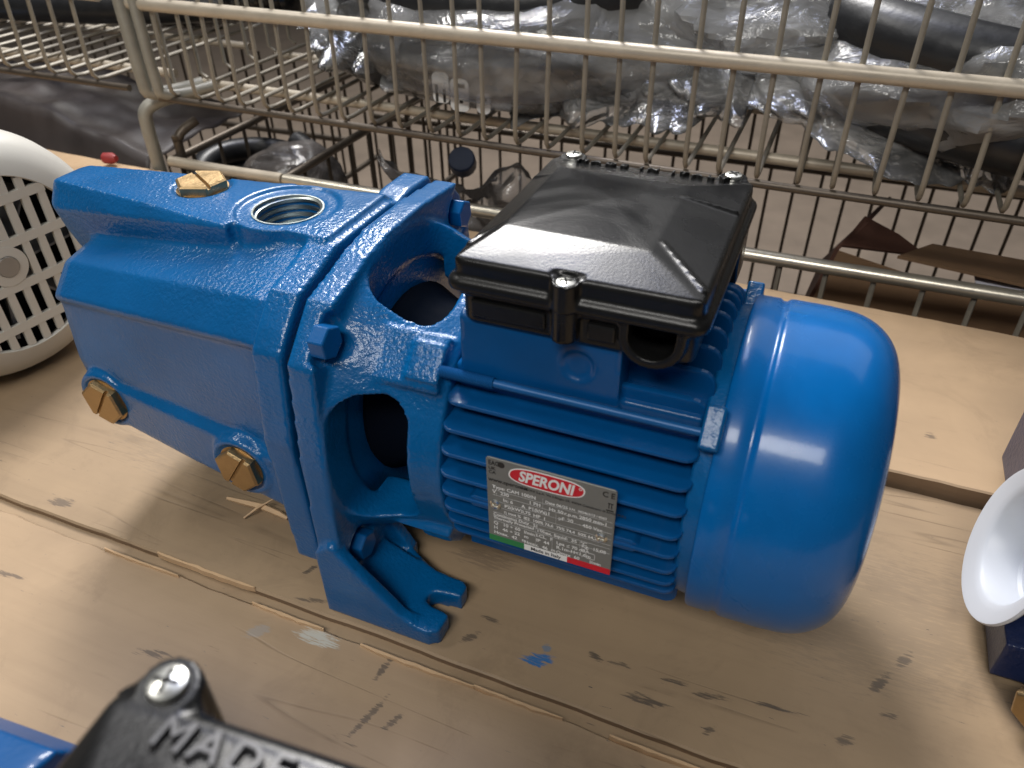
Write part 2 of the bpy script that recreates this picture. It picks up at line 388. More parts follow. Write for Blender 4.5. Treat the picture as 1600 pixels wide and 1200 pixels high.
# ------------------------------------------------------------------ setting: floor and boards
bm = new(); box(bm, -6, 6, -4, 8, -.62, -.60)
tag(obj('floor', bm, M['floor']), kind='structure')
deck = thing('wooden_deck', None, None, kind='structure')
def plank(y0, y1, z0, z1, mat, x0=-1.0, x1=.75, rough=.0007, wave=.0012, skew=0.0):
    b = new(); n = 150; seed = y0*31
    def edge(y, s): return [(x0+(x1-x0)*i/n, y + s*(wave*noise.noise((i*.11, seed, 3.1)) + rough*noise.noise((i*.9, seed, 7.7)))) for i in range(n+1)]
    lo = edge(y0, 1); hi = [(x, y+skew*x) for x, y in edge(y1, 1)]
    rows = []
    for (p, q) in zip(lo, hi):
        rows.append([b.verts.new((p[0], p[1], z0)), b.verts.new((p[0], p[1], z1-.0012)), b.verts.new((p[0], p[1]+.0012, z1)),
                     b.verts.new((q[0], q[1]-.0012, z1)), b.verts.new((q[0], q[1], z1-.0012)), b.verts.new((q[0], q[1], z0))])
    for a, c in zip(rows, rows[1:]):
        for k in range(6): b.faces.new((a[k], c[k], c[(k+1) % 6], a[(k+1) % 6]))
    b.faces.new(rows[0]); b.faces.new(rows[-1][::-1])
    o = obj('plank', b, mat, deck); o.data.materials.append(M['wood_edge'])
    for p in o.data.polygons:
        if abs(p.normal.z) < .3: p.material_index = 1
    return o
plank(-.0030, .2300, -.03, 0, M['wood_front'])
plank(-.45, -.0115, -.03, -.0014, M['wood_near'], wave=.0016, rough=.0016)
plank(.2325, .4650, -.03, .0115, M['wood_rear'], wave=.003, rough=.001, skew=-.042)
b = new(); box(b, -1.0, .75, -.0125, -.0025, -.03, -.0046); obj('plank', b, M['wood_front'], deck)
# raised splinters along the open joint
for (x0, ln, y, wd, hh) in ((-.125, .075, -.0030, .0035, .0012), (-.045, .05, -.0120, .003, .0006), (.03, .07, -.0128, .0025, .0006), (.10, .05, -.0122, .002, .0008), (-.16, .06, -.0126, .0025, .0006), (.175, .06, -.0118, .002, .0008)):
    b = new(); pts = []
    k = 12
    for i in range(k+1):
        t = i/k; pts.append((x0+ln*t, y - wd*(.25+.75*abs(noise.noise((i*.7, x0*50, 1))))*math.sin(PI*min(1, t*1.02+.02))**.5))
    for i in range(k, -1, -1): pts.append((x0+ln*i/k, y + wd*.25*noise.noise((i*.9, x0*40, 5)) + .0006))
    prism(b, pts, 'z', -.003, hh)
    obj('splinter', b, M['splinter'], deck)

# ------------------------------------------------------------------ the pump
YC, H = .098, .109
pump = thing('water_pump', 'large bright blue jet water pump with black terminal box in the middle', 'pump')

def mirror_profile(front): return front + [(2*YC-y, z) for y, z in front[::-1] if abs(y-YC) > 1e-6]
# --- casing
def make_casing():
    b = new()
    P0 = [(YC, .199), (.068, .1980), (.036, .1850), (.0215, .168), (.0215, .1655), (.0240, .1630), (.0225, .104), (.025, .06), (.045, .030), (.07, .019), (YC, .017)]
    P1 = [(YC, .179), (.076, .1765), (.051, .1710), (.0365, .1555), (.0365, .1525), (.0388, .1500), (.0355, .11), (.0385, .078), (.058, .055), (.08, .046), (YC, .044)]
    def sec(x, t, shrink=1.0):
        out = []
        for (a, c) in zip(mirror_profile(P0), mirror_profile(P1)):
            y = a[0]+(c[0]-a[0])*t; z = a[1]+(c[1]-a[1])*t
            out.append((x, YC+(y-YC)*shrink, .11+(z-.11)*shrink))
        return out
    loft(b, [sec(-.012, 0), sec(-.03, 0.03), sec(-.10, .5), sec(-.176, 1.0), sec(-.184, 1.04, .965), sec(-.187, 1.06, .90)])
    # discharge channel along the top, with its overhanging nose
    def ch(x, fy, cy, cz, wy, by, zt=.2045, zb=.150): return [(x, fy, zt), (x, cy, cz), (x, wy, zb), (x, 2*YC-wy-.002, zb), (x, by+.006, cz), (x, by, zt)]
    loft(b, [ch(-.2125, .0885, .084, .192, .088, .100, .1995, .182), ch(-.2085, .0830, .0755, .1905, .080, .104, .2035, .172), ch(-.203, .0815, .0735, .1900, .081, .107, .2045, .160), ch(-.15, .0765, .0695, .1955, .076, .115, .2045, .16),
             ch(-.068, .0668, .0655, .2030, .070, .124, .2045, .17)])
    loft(b, [ch(-.072, .0735, .0730, .2, .0730, .124), ch(-.010, .0715, .0710, .2, .0710, .131)])
    # plug ridge low on the front
    def rd(x, y, z0, z1, ys): return [(x, y, z1-.006), (x, y, z0+.006), (x, y+.004, z0), (x, ys, z0-.006), (x, ys, z1+.008), (x, y+.005, z1)]
    loft(b, [rd(-.172, .0325, .068, .106, .06), rd(-.10, .0245, .060, .103, .05), rd(-.020, .0170, .052, .098, .05)])
    for (x, z, y0) in ((-.164, .0875, .0300), (-.0545, .0800, .0170)):
        lathe(b, [(-.03, .0215), (-.004, .0205), (0, .0190)], (x, y0, z), (0, -1, 0), 32)
    # port collar
    lathe(b, [(-.03, .031), (0.0002, .0300)], (-.052, YC, .2045), (0, 0, 1), 40)
    # flange
    fl = [(.0095, .030), (.0075, .120), (.0145, .170), (.0225, .1795), (.0365, .1925), (.055, .1965), (.070, .2015), (.128, .2015), (.134, .199), (.150, .2015), (.172, .2005), (.1815, .187), (.186, .120), (.186, .030), (.15, .012), (.05, .012)]
    prism(b, fl, 'x', -.0215, -.0040)
    c = new()
    lathe(c, [(-.06, .0182), (.01, .0182)], (-.052, YC, .2045), (0, 0, 1), 40)
    lathe(c, [(-.0028, .0285), (.01, .0285)], (-.052, YC, .2055), (0, 0, 1), 40)
    lathe(c, [(-.0020, .0170), (.01, .0170)], (-.1155, .1045, .2045), (0, 0, 1), 32)
    for (x, z, y0) in ((-.164, .0875, .0300), (-.0545, .0800, .0170)):
        lathe(c, [(-.0022, .0165), (.01, .0165)], (x, y0, z), (0, -1, 0), 32)
    return casting(b, c, .0013, 2, .5)
cas = obj_me('pump_casing', make_casing(), M['cast'], pump, True)
# threaded port
b = new()
pts = []
for i in range(0, 30*7):
    a = 2*PI*i/30; pts.append((-.052+.0186*math.cos(a), YC+.0186*math.sin(a), .2015-.0042*i/30))
tube(b, pts, .0016, 6)
lathe(b, [(-.034, .0196), (.0, .0196), (.0, .0186), (-.034, .0182)], (-.052, YC, .2028), (0, 0, 1), 40, closed=True)
obj('port_thread', b, M['thread'], cas, True, 40)
b = new(); lathe(b, [(0, .0195), (.001, .0195)], (-.052, YC, .160), (0, 0, 1), 24); obj('port_bottom', b, M['hole'], cas)
# brass plugs
def plug(org, ax, spin, slot_a, r=.0150, h=.0062):
    x, y, z = frame(ax); o = Vector(org)
    bb = new(); a, cdir = math.cos(slot_a), math.sin(slot_a)
    sd = x*a + y*cdir; sn = -x*cdir + y*a
    hexhead(bb, o - z*.0005, ax, r, h+.0005, spin, .10)
    lathe(bb, [(-.002, r*.98), (.0009, r*.98)], o, ax, 28)
    me = bpy.data.meshes.new('plug'); 
    ob = obj('brass_plug', bb, M['brass'], cas)
    cb = new(); Mx = Matrix((sd, sn, z)).transposed().to_4x4(); Mx.translation = o
    box(cb, -.03, .03, -.0010, .0010, h-.0022, h+.01, Mx); ct = temp(cb)
    bo = ob.modifiers.new('slot', 'BOOLEAN'); bo.operation = 'DIFFERENCE'; bo.object = ct; bo.solver = 'EXACT'; bo.use_self = True
    dg = bpy.context.evaluated_depsgraph_get(); dg.update()
    nm = bpy.data.meshes.new_from_object(ob.evaluated_get(dg)); ob.modifiers.clear(); ob.data = nm
    bpy.data.objects.remove(ct); bevel(ob, .0005, 2, 35)
    return ob
plug((-.1155, .1045, .2026), (0, 0, 1), .35, -.55)
plug((-.164, .0322, .0875), (0, -1, 0), .20, -.62, .0152)
plug((-.0545, .0192, .0800), (0, -1, 0), .15, -.60, .0146)

# --- gasket in the joint
b = new(); prism(b, [(.018, .035), (.018, .165), (.042, .186), (.075, .192), (.125, .192), (.165, .188), (.178, .17), (.178, .035)], 'x', -.0045, .0005)
obj('gasket', b, M['gasket'], pump)

# --- bracket (flange, lantern, feet)
def make_bracket():
    b = new()
    fl = [(.0030, .004), (.0060, .110), (.0125, .168), (.0225, .1785), (.0365, .1915), (.055, .1955), (.070, .2000), (.093, .2035), (.126, .2035), (.150, .2015), (.1705, .1995), (.1825, .186), (.188, .120), (.192, .004), (.15, .004), (.13, .020), (.066, .020), (.046, .004)]
    prism(b, fl, 'x', 0, .0150)
    seg = 56
    outer = [(.010, .092), (.022, .0885), (.040, .0810), (.056, .0780), (.0705, .0770)]
    inner = [(.0705, .060), (.050, .064), (.02, .072), (.010, .072)]
    lathe(b, outer + inner, (0, YC, H), (1, 0, 0), seg, closed=True)
    lathe(b, [(.060, .0775), (.0725, .0775), (.0725, .030), (.060, .030)], (0, YC, H), (1, 0, 0), seg, closed=True)
    lathe(b, [(0, .070), (.014, .070)], (0, YC, H), (1, 0, 0), 32)
    # tie rod bosses on the diagonals
    for k in (0, 1, 2, 3):
        R = Matrix.Translation((0, YC, H)) @ Matrix.Rotation(PI/4 + k*PI/2, 4, 'X')
        box(b, .020, .0690, -.0140, .0140, .060, .0830, R); box(b, .052, .0690, -.0095, .0095, .066, .0855, R)
    for s in (1, -1):
        def my(y): return y if s == 1 else 2*YC-y
        pl = [(0, .001), (.066, .001), (.0715, .0045), (.0725, .0165), (.061, .0180), (.0555, .0200), (.0545, .0240), (.0575, .0275), (.0730, .0295), (.0735, .0375), (.070, .0410), (.052, .0420), (.044, .0450), (.020, .0580), (0, .064)]
        prism(b, [(x, my(y)) for x, y in pl], 'z', 0, .0125)
        g = [(0, .0500), (.0100, .0580), (.0125, .0570), (.050, .0175), (.060, .0125), (.060, 0), (0, 0)]
        prism(b, g, 'y', my(.001), my(.0085))
        prism(b, [(0, .0270), (.016, .0250), (.046, .0120), (.046, 0), (0, 0)], 'y', my(.004), my(.044))
        g2 = [(0, .060), (.030, .012), (.030, 0), (0, 0)]
        prism(b, g2, 'y', my(.050), my(.058))
    c = new()
    prism(c, rrect(.0160, .0540, .0670, .1500, .014), 'y', -.05, .060)
    prism(c, rrect(.0160, .0520, .0740, .1440, .013), 'y', .136, .25)
    prism(c, rrect(.0160, .0600, .0560, .1400, .014), 'z', .145, .25)
    for (y, z) in ((.0250, .1785), (.0240, .0400), (.1710, .1800), (.1720, .0400)):
        d = Vector((y-YC, z-H)).normalized()
        if z < H: lathe(c, [(.0110, .0120), (.022, .0125)], (0, y, z), (1, 0, 0), 24); continue
        for k in range(3): lathe(c, [(.0110, .0135), (.04, .0145)], (0, y+d.x*.008*k, z+d.y*.008*k), (1, 0, 0), 24)
    return casting(b, c, .0013, 4, .5)
brk = obj_me('motor_bracket', make_bracket(), M['cast'], pump, True)
for (y, z) in ((.0250, .1775), (.0240, .0395), (.1710, .1800), (.1720, .0395)):
    b = new(); hexhead(b, (.0110, y, z), (1, 0, 0), .0088, .0085, .1, .06); bevel(obj('hex_bolt', b, M['bolt'], brk), .0006, 2)
b = new(); lathe(b, [(.012, .028), (.060, .022), (.07, .022)], (0, YC, H), (1, 0, 0), 28); obj('shaft_housing', b, M['inside'], brk, True, 40)
b = new(); lathe(b, [(.054, .020), (.050, .050), (.0535, .0625), (.064, .0625), (.064, .020)], (0, YC, H), (1, 0, 0), 40); obj('inner_shade_disc', b, M['hole'], brk, True, 40)  # black disc added behind the windows, shade of the interior as colour
b = new(); lathe(b, [(.014, .054), (.018, .056), (.030, .050), (.052, .044)], (0, YC, H), (1, 0, 0), 40); obj('seal_housing', b, plain('seal_housing_shade', (.0006, .003, .009), .9, spec=.1), brk, True, 40)  # near-black seal housing, shade inside the bracket put into its colour

# --- motor
mot = bpy.data.objects.new('motor_housing', None)
b = new()
lathe(b, [(.0715, .050), (.0715, .0610), (.191, .0610), (.191, .050)], (0, YC, H), (1, 0, 0), 64)
ped = [(.0405, .165), (.0410, .1960), (.0440, .1980), (.152, .1980), (.155, .1960), (.1555, .165), (.13, .13), (.06, .13)]
prism(b, ped, 'x', .0775, .1525)
prism(b, [(.0430, .158), (.0425, .1690), (.1535, .1690), (.153, .158), (.13, .12), (.06, .12)], 'x', .0735, .1895)
COL.objects.unlink(mot) if mot.name in COL.objects else None
bpy.data.objects.remove(mot)
dc = new(); lathe(dc, [(-.0018, .0078), (.02, .0084)], (.1335, .0408, .1830), (0, -1, .03), 32)
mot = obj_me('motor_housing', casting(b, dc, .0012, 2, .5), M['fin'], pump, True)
b = new(); lathe(b, [(0, .0006), (0, .0002)], (0, 0, 0), (1, 0, 0), 3); b.free()
def fin_h(z, side):
    """horizontal fin on the side of the motor: root to rim circle R"""
    R = .0805; dy = math.sqrt(max(1e-6, R*R-(z-H)**2)); tip = dy; root = .045
    b = new(); th0, th1 = .0019, .0011; r = .006
    outline = []
    x0, x1 = .0720, .1905
    outline = [(x0, root), (x0, tip-r)]
    for i in range(1, 5): a = PI/2*i/4; outline.append((x0+r*(1-math.cos(a)), tip-r+r*math.sin(a)))
    for i in range(4): a = PI/2*i/4; outline.append((x1-r+r*math.sin(a), tip-r+r*math.cos(a)))
    outline += [(x1, tip-r), (x1, root)]
    A = []; B = []
    for (x, d) in outline:
        t = (d-root)/(tip-root) if tip > root else 0; th = th0+(th1-th0)*t
        y = YC - side*d
        A.append(b.verts.new((x, y, z+th))); B.append(b.verts.new((x, y, z-th)))
    n = len(A); b.faces.new(A); b.faces.new(B[::-1])
    for i in range(n): b.faces.new((A[i], B[i], B[(i+1) % n], A[(i+1) % n]))
    o = obj('cooling_fin', b, M['fin'], mot); bevel(o, .0007, 2, 40)
for side in (1, -1):
    for z in (.1535, .142, .1305, .1185, .107, .0955, .084, .0725): fin_h(z, side)
def fin_v(y, sgn):
    R = .0835; dz = math.sqrt(R*R-(y-YC)**2)
    top = H + sgn*dz; root = H + sgn*.05; b = new(); x0, x1, r, th = (.074 if sgn < 0 else .110), .1905, .007, .0016
    o_ = [(x0, root), (x0, top)]
    for i in range(5): a = PI/2*i/4; o_.append((x1-r+r*math.sin(a), top-sgn*(r-r*math.cos(a))))
    o_ += [(x1, root)]
    prism(b, o_, 'y', y-th, y+th)
    bevel(obj('cooling_fin', b, M['fin'], mot), .0007, 2, 40)
for k in range(10):
    y = .0470 + k*.01133
    fin_v(y, 1); fin_v(y, -1)
# nameplate bosses
for (x0, x1) in ((.0905, .103), (.1575, .170)):
    b = new()
    loft(b, [[(x, y0, z1), (x, y0, z0), (x, y1, z0), (x, y1, z1)] for (x, y0, y1, z0, z1) in ((x0-.004, .030, .020, .1055, .107), (x0, .03, .0185, .1035, .1105), (x1, .03, .0185, .1035, .1105), (x1+.004, .030, .020, .1055, .107))])
    bevel(obj('plate_boss', b, M['fin'], mot), .0012, 2)
# tie rods (threaded at the bracket end)
def rod(ang):
    b = new(); y = YC + .0835*math.cos(ang); z = H + .0835*math.sin(ang)
    tube(b, [(.066, y, z), (.196, y, z)], .0020, 10)
    if ang > PI*.5 and ang < PI:
        pts = []
        for i in range(34*10): a = 2*PI*i/10; pts.append((.0685+.0008*i/10, y+.0026*math.cos(a), z+.0026*math.sin(a)))
        tube(b, pts, .00042, 4)
    obj('tie_rod', b, M['rod'], mot, True, 50)
for a in (.75*PI+.03, .25*PI): rod(a)
# end shield with rod lugs
b = new()
lathe(b, [(.1885, .060), (.1885, .0745), (.1975, .0760), (.1975, .060)], (0, YC, H), (1, 0, 0), 64, closed=True)
for k in (0, 3):
    R = Matrix.Translation((0, YC, H)) @ Matrix.Rotation(PI/4 + k*PI/2, 4, 'X')
    box(b, .1895, .1980, -.0095, .0095, .066, .0880, R)
bevel(obj('end_shield', b, M['cast_lo'], pump, True, 30), .0012, 2)
# fan cover
prof = [(.1960, .0730), (.1960, .0800), (.1975, .0808), (.2075, .0808), (.2090, .0797), (.2105, .0797), (.2116, .0806), (.2124, .0811), (.2135, .08125), (.2160, .0813), (.2300, .0812)]
R0, x_e, rf, rx = .0808, .2655, .026, .030
prof.append((x_e-rx, R0))
for i in range(1, 15):
    a = PI/2*i/14; prof.append((x_e-rx+rx*math.sin(a)**.95, R0-rf+rf*math.cos(a)))
prof += [(x_e+.001, .045), (x_e+.0015, .02), (x_e+.0015, .0005)]
b = new(); lathe(b, prof, (0, YC, H), (1, 0, 0), 128)
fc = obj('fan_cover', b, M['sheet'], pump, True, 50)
bevel(fc, .0006, 2, 50)

# --- nameplate
PX0, PX1, PZ0, PZ1, PY = .0992, .1612, .0850, .1400, .0172
PW, PH = PX1-PX0, PZ1-PZ0
b = new(); prism(b, rrect(PX0, PX1, PZ0, PZ1, .0016, 3), 'y', PY, PY+.0009)
plate = obj('nameplate', b, M['plate'], pump); bevel(plate, .00018, 1)
def uv(u, v): return (PX0+u*PW, PZ1-v*PH)
def flat(name, pts, mat, off):
    bb = new(); prism(bb, pts, 'y', PY-off, PY-off+.00006 if off > .0001 else PY+.0001); return obj(name, bb, mat, plate)
# flag band
for (u0, u1, mt) in ((0.002, .30, 'p_green'), (.30, .655, 'p_white'), (.655, .998, 'p_red')):
    x0, z0 = uv(u0, .998); x1, z1 = uv(u1, .928)
    flat('flag_band', [(x0, z0), (x1, z0), (x1, z1), (x0, z1)], M[mt], .00008)
# oval logo
def oval(cx, cz, hw, hh, sh):
    out = []
    for i in range(40):
        a = 2*PI*i/40; x = math.copysign(abs(math.cos(a))**.62, math.cos(a))*hw; z = math.copysign(abs(math.sin(a))**.8, math.sin(a))*hh
        out.append((cx+x+z*sh, cz+z))
    return out
lx, lz = uv(.475, .118)
flat('logo_border', oval(lx, lz, .0182, .0054, .2), M['p_white'], .00008)
flat('logo_oval', oval(lx, lz, .0175, .0047, .2), M['p_red'], .00014)
def lettering(name, items, mat, off):
    bb = new()
    for (s, u, v, size, al, sh, xs) in items:
        me = text_mesh(s, size, 0, sh, al, xscale=xs, bold=size*(.035 if name == 'logo_lettering' else .022))
        x, z = uv(u, v); T = Matrix(((1, 0, 0, x), (0, 0, -1, PY-off), (0, 1, 0, z), (0, 0, 0, 1)))
        me.transform(T); bb.from_mesh(me); bpy.data.meshes.remove(me)
    me = bpy.data.meshes.new(name); bb.to_mesh(me); bb.free()
    return tag(obj_me(name, me, mat, plate), kind='stuff')
lettering('logo_lettering', [('SPERONI', .470, .122, .0088, 'CENTER', .22, .76), ('®', .735, .085, .0020, 'CENTER', 0, 1)], M['p_white'], .00024)
S = .0029
wt = [('Type: CAM 100/N', .045, .325, S, 'LEFT', 0, 1), ('V.  230', .045, .385, S, 'LEFT', 0, 1), ('1 PH', .34, .395, S, 'LEFT', 0, 1),
      ('Date 06/25', .47, .335, .0024, 'LEFT', 0, 1), ('S.N.  002463/13 / 0363', .655, .335, .0019, 'LEFT', 0, 1),
      ('In: 6', .13, .455, S, 'LEFT', 0, 1), ('A  P1(kW)', .28, .465, S, 'LEFT', 0, 1), ('1,1', .455, .465, S, 'LEFT', 0, 1), ('Hz 50', .50, .405, S, 'LEFT', 0, 1),
      ('r.p.m.', .62, .405, S, 'LEFT', 0, 1), ('2850 min-1', .735, .400, S, 'LEFT', 0, 1),
      ('P2(kW)', .14, .525, S, 'LEFT', 0, 1), ('0,75', .275, .53, S, 'LEFT', 0, 1), ('HP', .375, .535, S, 'LEFT', 0, 1), ('1', .455, .54, S, 'LEFT', 0, 1),
      ('µF', .575, .480, S, 'LEFT', 0, 1), ('20', .645, .475, S, 'LEFT', 0, 1), ('- 450 Vac', .735, .485, S, 'LEFT', 0, 1),
      ('η mot %  IE2  100% 76,6  75% 74,4  50% 64,2', .135, .600, .0026, 'LEFT', 0, .96),
      ('Continuous Duty   S1', .045, .655, .0026, 'LEFT', 0, 1), ('Thermally Protected  YES', .045, .700, .0025, 'LEFT', 0, 1),
      ('Q   10 ÷ 60', .045, .765, S, 'LEFT', 0, 1), ('H   46 ÷ 22', .045, .825, S, 'LEFT', 0, 1), ('Hmax.  42   m', .045, .885, .0029, 'LEFT', 0, 1),
      ('l/min', .300, .775, .0028, 'LEFT', 0, 1), ('m', .300, .830, .0030, 'LEFT', 0, 1), ('Hmax.  46  m', .300, .898, S, 'LEFT', 0, 1),
      ('T max. liquid:  35  °C', .40, .705, S, 'LEFT', 0, 1), ('I.CL.  F', .40, .768, S, 'LEFT', 0, 1), ('IP  44', .40, .830, S, 'LEFT', 0, 1),
      ('Lpa ≤ 70 dBA', .565, .790, S, 'LEFT', 0, 1), ('R.1m-H<1,6m', .565, .845, .0030, 'LEFT', 0, 1), ('Qmax  60', .565, .905, S, 'LEFT', 0, 1),
      ('Kg.  15,08', .765, .735, S, 'LEFT', 0, 1), ('l/min', .835, .905, .0028, 'LEFT', 0, 1)]
lettering('plate_lettering', wt, M['p_white'], .00010)
bt = [('EAC', .020, .055, .0040, 'LEFT', 0, .72), ('UK', .020, .115, .0026, 'LEFT', 0, 1), ('CA', .020, .160, .0026, 'LEFT', 0, 1), ('www.speroni.it', .015, .245, .0032, 'LEFT', 0, 1),
      ('SPERONI S.p.A. Via S.Biagio 59, 42024 Castelnovo di Sotto (R.E.)', .27, .252, .0018, 'LEFT', 0, 1.05), ('C E', .895, .065, .0046, 'LEFT', 0, .85), ('Made in Italy', .48, .963, .0030, 'CENTER', 0, 1)]
lettering('plate_marks', bt, M['p_black'], .00017)
b = new()
def strip(u0, u1, v0, v1, off=.0001):
    x0, z0 = uv(u0, v1); x1, z1 = uv(u1, v0); prism(b, [(x0, z0), (x1, z0), (x1, z1), (x0, z1)], 'y', PY-off, PY)
strip(.93, .985, .225, .237); strip(.945, .952, .15, .21); strip(.965, .972, .15, .21); strip(.94, .98, .15, .158)
obj('bin_symbol', b, M['p_black'], plate)
b = new(); x, z = uv(.122, .055); prism(b, circle(x, z, .0018, 14), 'y', PY-.0001, PY); obj('round_mark', b, M['p_black'], plate)
b = new()
for v in (.36, .42, .49, .56, .63, .675, .735): strip(.045, .985, v, v+.0025)
for (u, v0, v1) in ((.395, .67, .93), (.53, .735, .93), (.45, .30, .42), (.555, .42, .56), (.75, .675, .77)): strip(u, u+.0022, v0, v1)
strip(.80, .875, .795, .803); strip(.80, .875, .865, .873); strip(.80, .806, .795, .873); strip(.869, .875, .795, .873)
obj('plate_rules', b, M['plate'] if False else plain('rule_grey', (.5, .5, .49), .5), plate)
for (u, v) in ((.065, .535), (.912, .568)):
    x, z = uv(u, v); b = new(); lathe(b, [(0, .0030), (.0005, .0029), (.0011, .0021), (.0008, .0013), (.0001, .0011)], (x, PY, z), (0, -1, 0), 20)
    rv = obj('rivet', b, M['steel'], plate, True, 40)

# --- terminal box
BX0, BX1, BY0, BY1 = .0775, .1850, .0340, .1605
base = new()
prism(base, rrect(BX0+.003, BX1-.003, BY0+.004, BY1-.004, .006), 'z', .1970, .2150)
prism(base, rrect(BX0+.001, BX1-.001, BY0+.0015, BY1-.0015, .006), 'z', .2110, .2150)
prism(base, circle(.1290, BY0+.0018, .0058, 20), 'z', .1995, .2152)
# cable gland mouth, U-shaped and open to the front
def ushape(cx, r, zt, zc):
    p = [(cx+r, zt)]
    for i in range(13): a = -PI*i/12; p.append((cx+r*math.cos(a), zc+r*math.sin(a)))
    return p + [(cx-r, zt)]
prism(base, ushape(.1650, .0135, .2148, .2070), 'y', BY0+.0008, BY0+.02)
prism(base, rrect(BX1-.012, BX1-.0005, BY1-.02, BY1+.004, .003), 'z', .180, .2148)
cutb = new(); prism(cutb, ushape(.1650, .0094, .2135, .2070), 'y', BY0-.01, BY0+.030)
tb = obj_me('terminal_box_base', casting(base, cutb, .0008, 2, .5), M['black'], pump, True)
b = new(); prism(b, ushape(.1650, .0093, .2130, .2070), 'y', BY0+.0190, BY0+.0195); obj('cable_opening', b, M['hole'], tb)  # near-black backing sheet, shade in the mouth put into its colour
for (x0, x1) in ((.086, .120), (.138, .150)):
    bb = new(); box(bb, x0, x1, BY0+.0025, BY0+.006, .2005, .2085); bevel(obj('side_panel', bb, M['black'], tb), .001, 2)
# lid: rim, lip and faceted top
def lid_mesh():
    b = new()
    def rr(x0, x1, y0, y1, r, z): return [(x, y, z) for x, y in rrect(x0, x1, y0, y1, r, 4)]
    def ins(d, z): return rr(BX0+d, BX1-d, BY0+d, BY1-d, .0055-min(0, d)*.5-max(0, d)*.5, z)
    loft(b, [ins(.0005, .2130), ins(-.0016, .2145), ins(-.0018, .2170), ins(-.0010, .2188), ins(.0012, .2204), ins(.0014, .2255), ins(.0020, .2270), ins(.0038, .2280)])
    # faceted hip roof
    z0, z1 = .2278, .2338
    A = [(BX0+.0025, BY0+.0025), (BX1-.0025, BY0+.0025), (BX1-.0025, BY1-.0045), (BX0+.0025, BY1-.0045)]
    T = [(BX0+.0150, BY0+.0260), (BX1-.0280, BY0+.0240), (BX1-.0280, BY1-.0320), (BX0+.0150, BY1-.0300)]
    vb = [b.verts.new((x, y, z0)) for x, y in A]; vt = [b.verts.new((x, y, z1)) for x, y in T]; vd = [b.verts.new((x, y, .222)) for x, y in A]
    vc = b.verts.new((.1285, .1000, z1+.0013))
    for i in range(4): b.faces.new((vt[i], vt[(i+1) % 4], vc))
    for i in range(4):
        j = (i+1) % 4; b.faces.new((vb[i], vb[j], vt[j], vt[i])); b.faces.new((vd[i], vd[j], vb[j], vb[i]))
    b.faces.new(vd[::-1])
    # raised ribs down the hips and the right slope
    def rib(p, q, r=.0012): tube(b, [p, q], r, 8, rfun=lambda i: (r, .0004)[i])
    rib((BX0+.0030, BY0+.014, .2284), (BX0+.0150, BY0+.034, .2336)); rib((BX1-.0030, BY0+.0085, .2283), (BX1-.0260, BY0+.034, .2340))
    rib((BX1-.0030, BY1-.0420, .2285), (BX1-.0280, BY1-.0450, .2342)); rib((BX0+.0030, BY1-.034, .2284), (BX0+.0150, BY1-.040, .2336), .0009)
    # screw ears
    for (x, y) in ((.0895, BY1+.0010), (.1725, BY1+.0010)): prism(b, circle(x, y, .0070, 20), 'z', .2000, .2280); prism(b, [(x-.011, BY1-.003), (x+.011, BY1-.003), (x+.005, BY1+.004), (x-.005, BY1+.004)], 'z', .2140, .2270)
    prism(b, circle(.1290, BY0+.0010, .0056, 20), 'z', .2140, .2275)
    c = new(); 
    prism(c, circle(.1290, BY0+.0010, .0046, 20), 'z', .2262, .24)
    prism(c, rrect(.1210, .1370, BY0-.006, BY0+.0055, .003), 'z', .2274, .24)
    return casting(b, c, .0008, 1, .5)
lid = obj_me('terminal_box_lid', lid_mesh(), M['black'], pump, True)
def screw(x, y, z, parent, r=.0045, ang=.4):
    b = new(); lathe(b, [(-.004, r), (0, r), (.0008, r*.92), (.0013, r*.6), (.0014, .0002)], (x, y, z), (0, 0, 1), 20)
    s = obj('screw', b, M['steel'], parent, True, 40)
    b = new()
    for k in (0, 1):
        Rm = Matrix.Translation((x, y, z)) @ Matrix.Rotation(ang+k*PI/2, 4, 'Z'); box(b, -r*.62, r*.62, -.00045, .00045, .0006, .00155, Rm)
    obj('cross_slot', b, M['hole'], s)
    return s
screw(.1290, BY0+.0010, .2258, lid, .0042); screw(.0895, BY1+.0010, .2286, lid, ang=.1); screw(.1725, BY1+.0010, .2286, lid, ang=.7)
def emboss(body, size, extr, org, tilt, parent, mat, spacing=1.15):
    me = text_mesh(body, size, extr, 0, 'LEFT', .00012, spacing)
    me.transform(Matrix.Translation(org) @ Matrix.Rotation(tilt, 4, 'X'))
    return obj_me('embossed_lettering', me, mat, parent)
emboss('MADE IN ITALY', .0078, .0016, (.0945, BY1-.0085, .2288), -.18, lid, M['black_text'], 1.5)

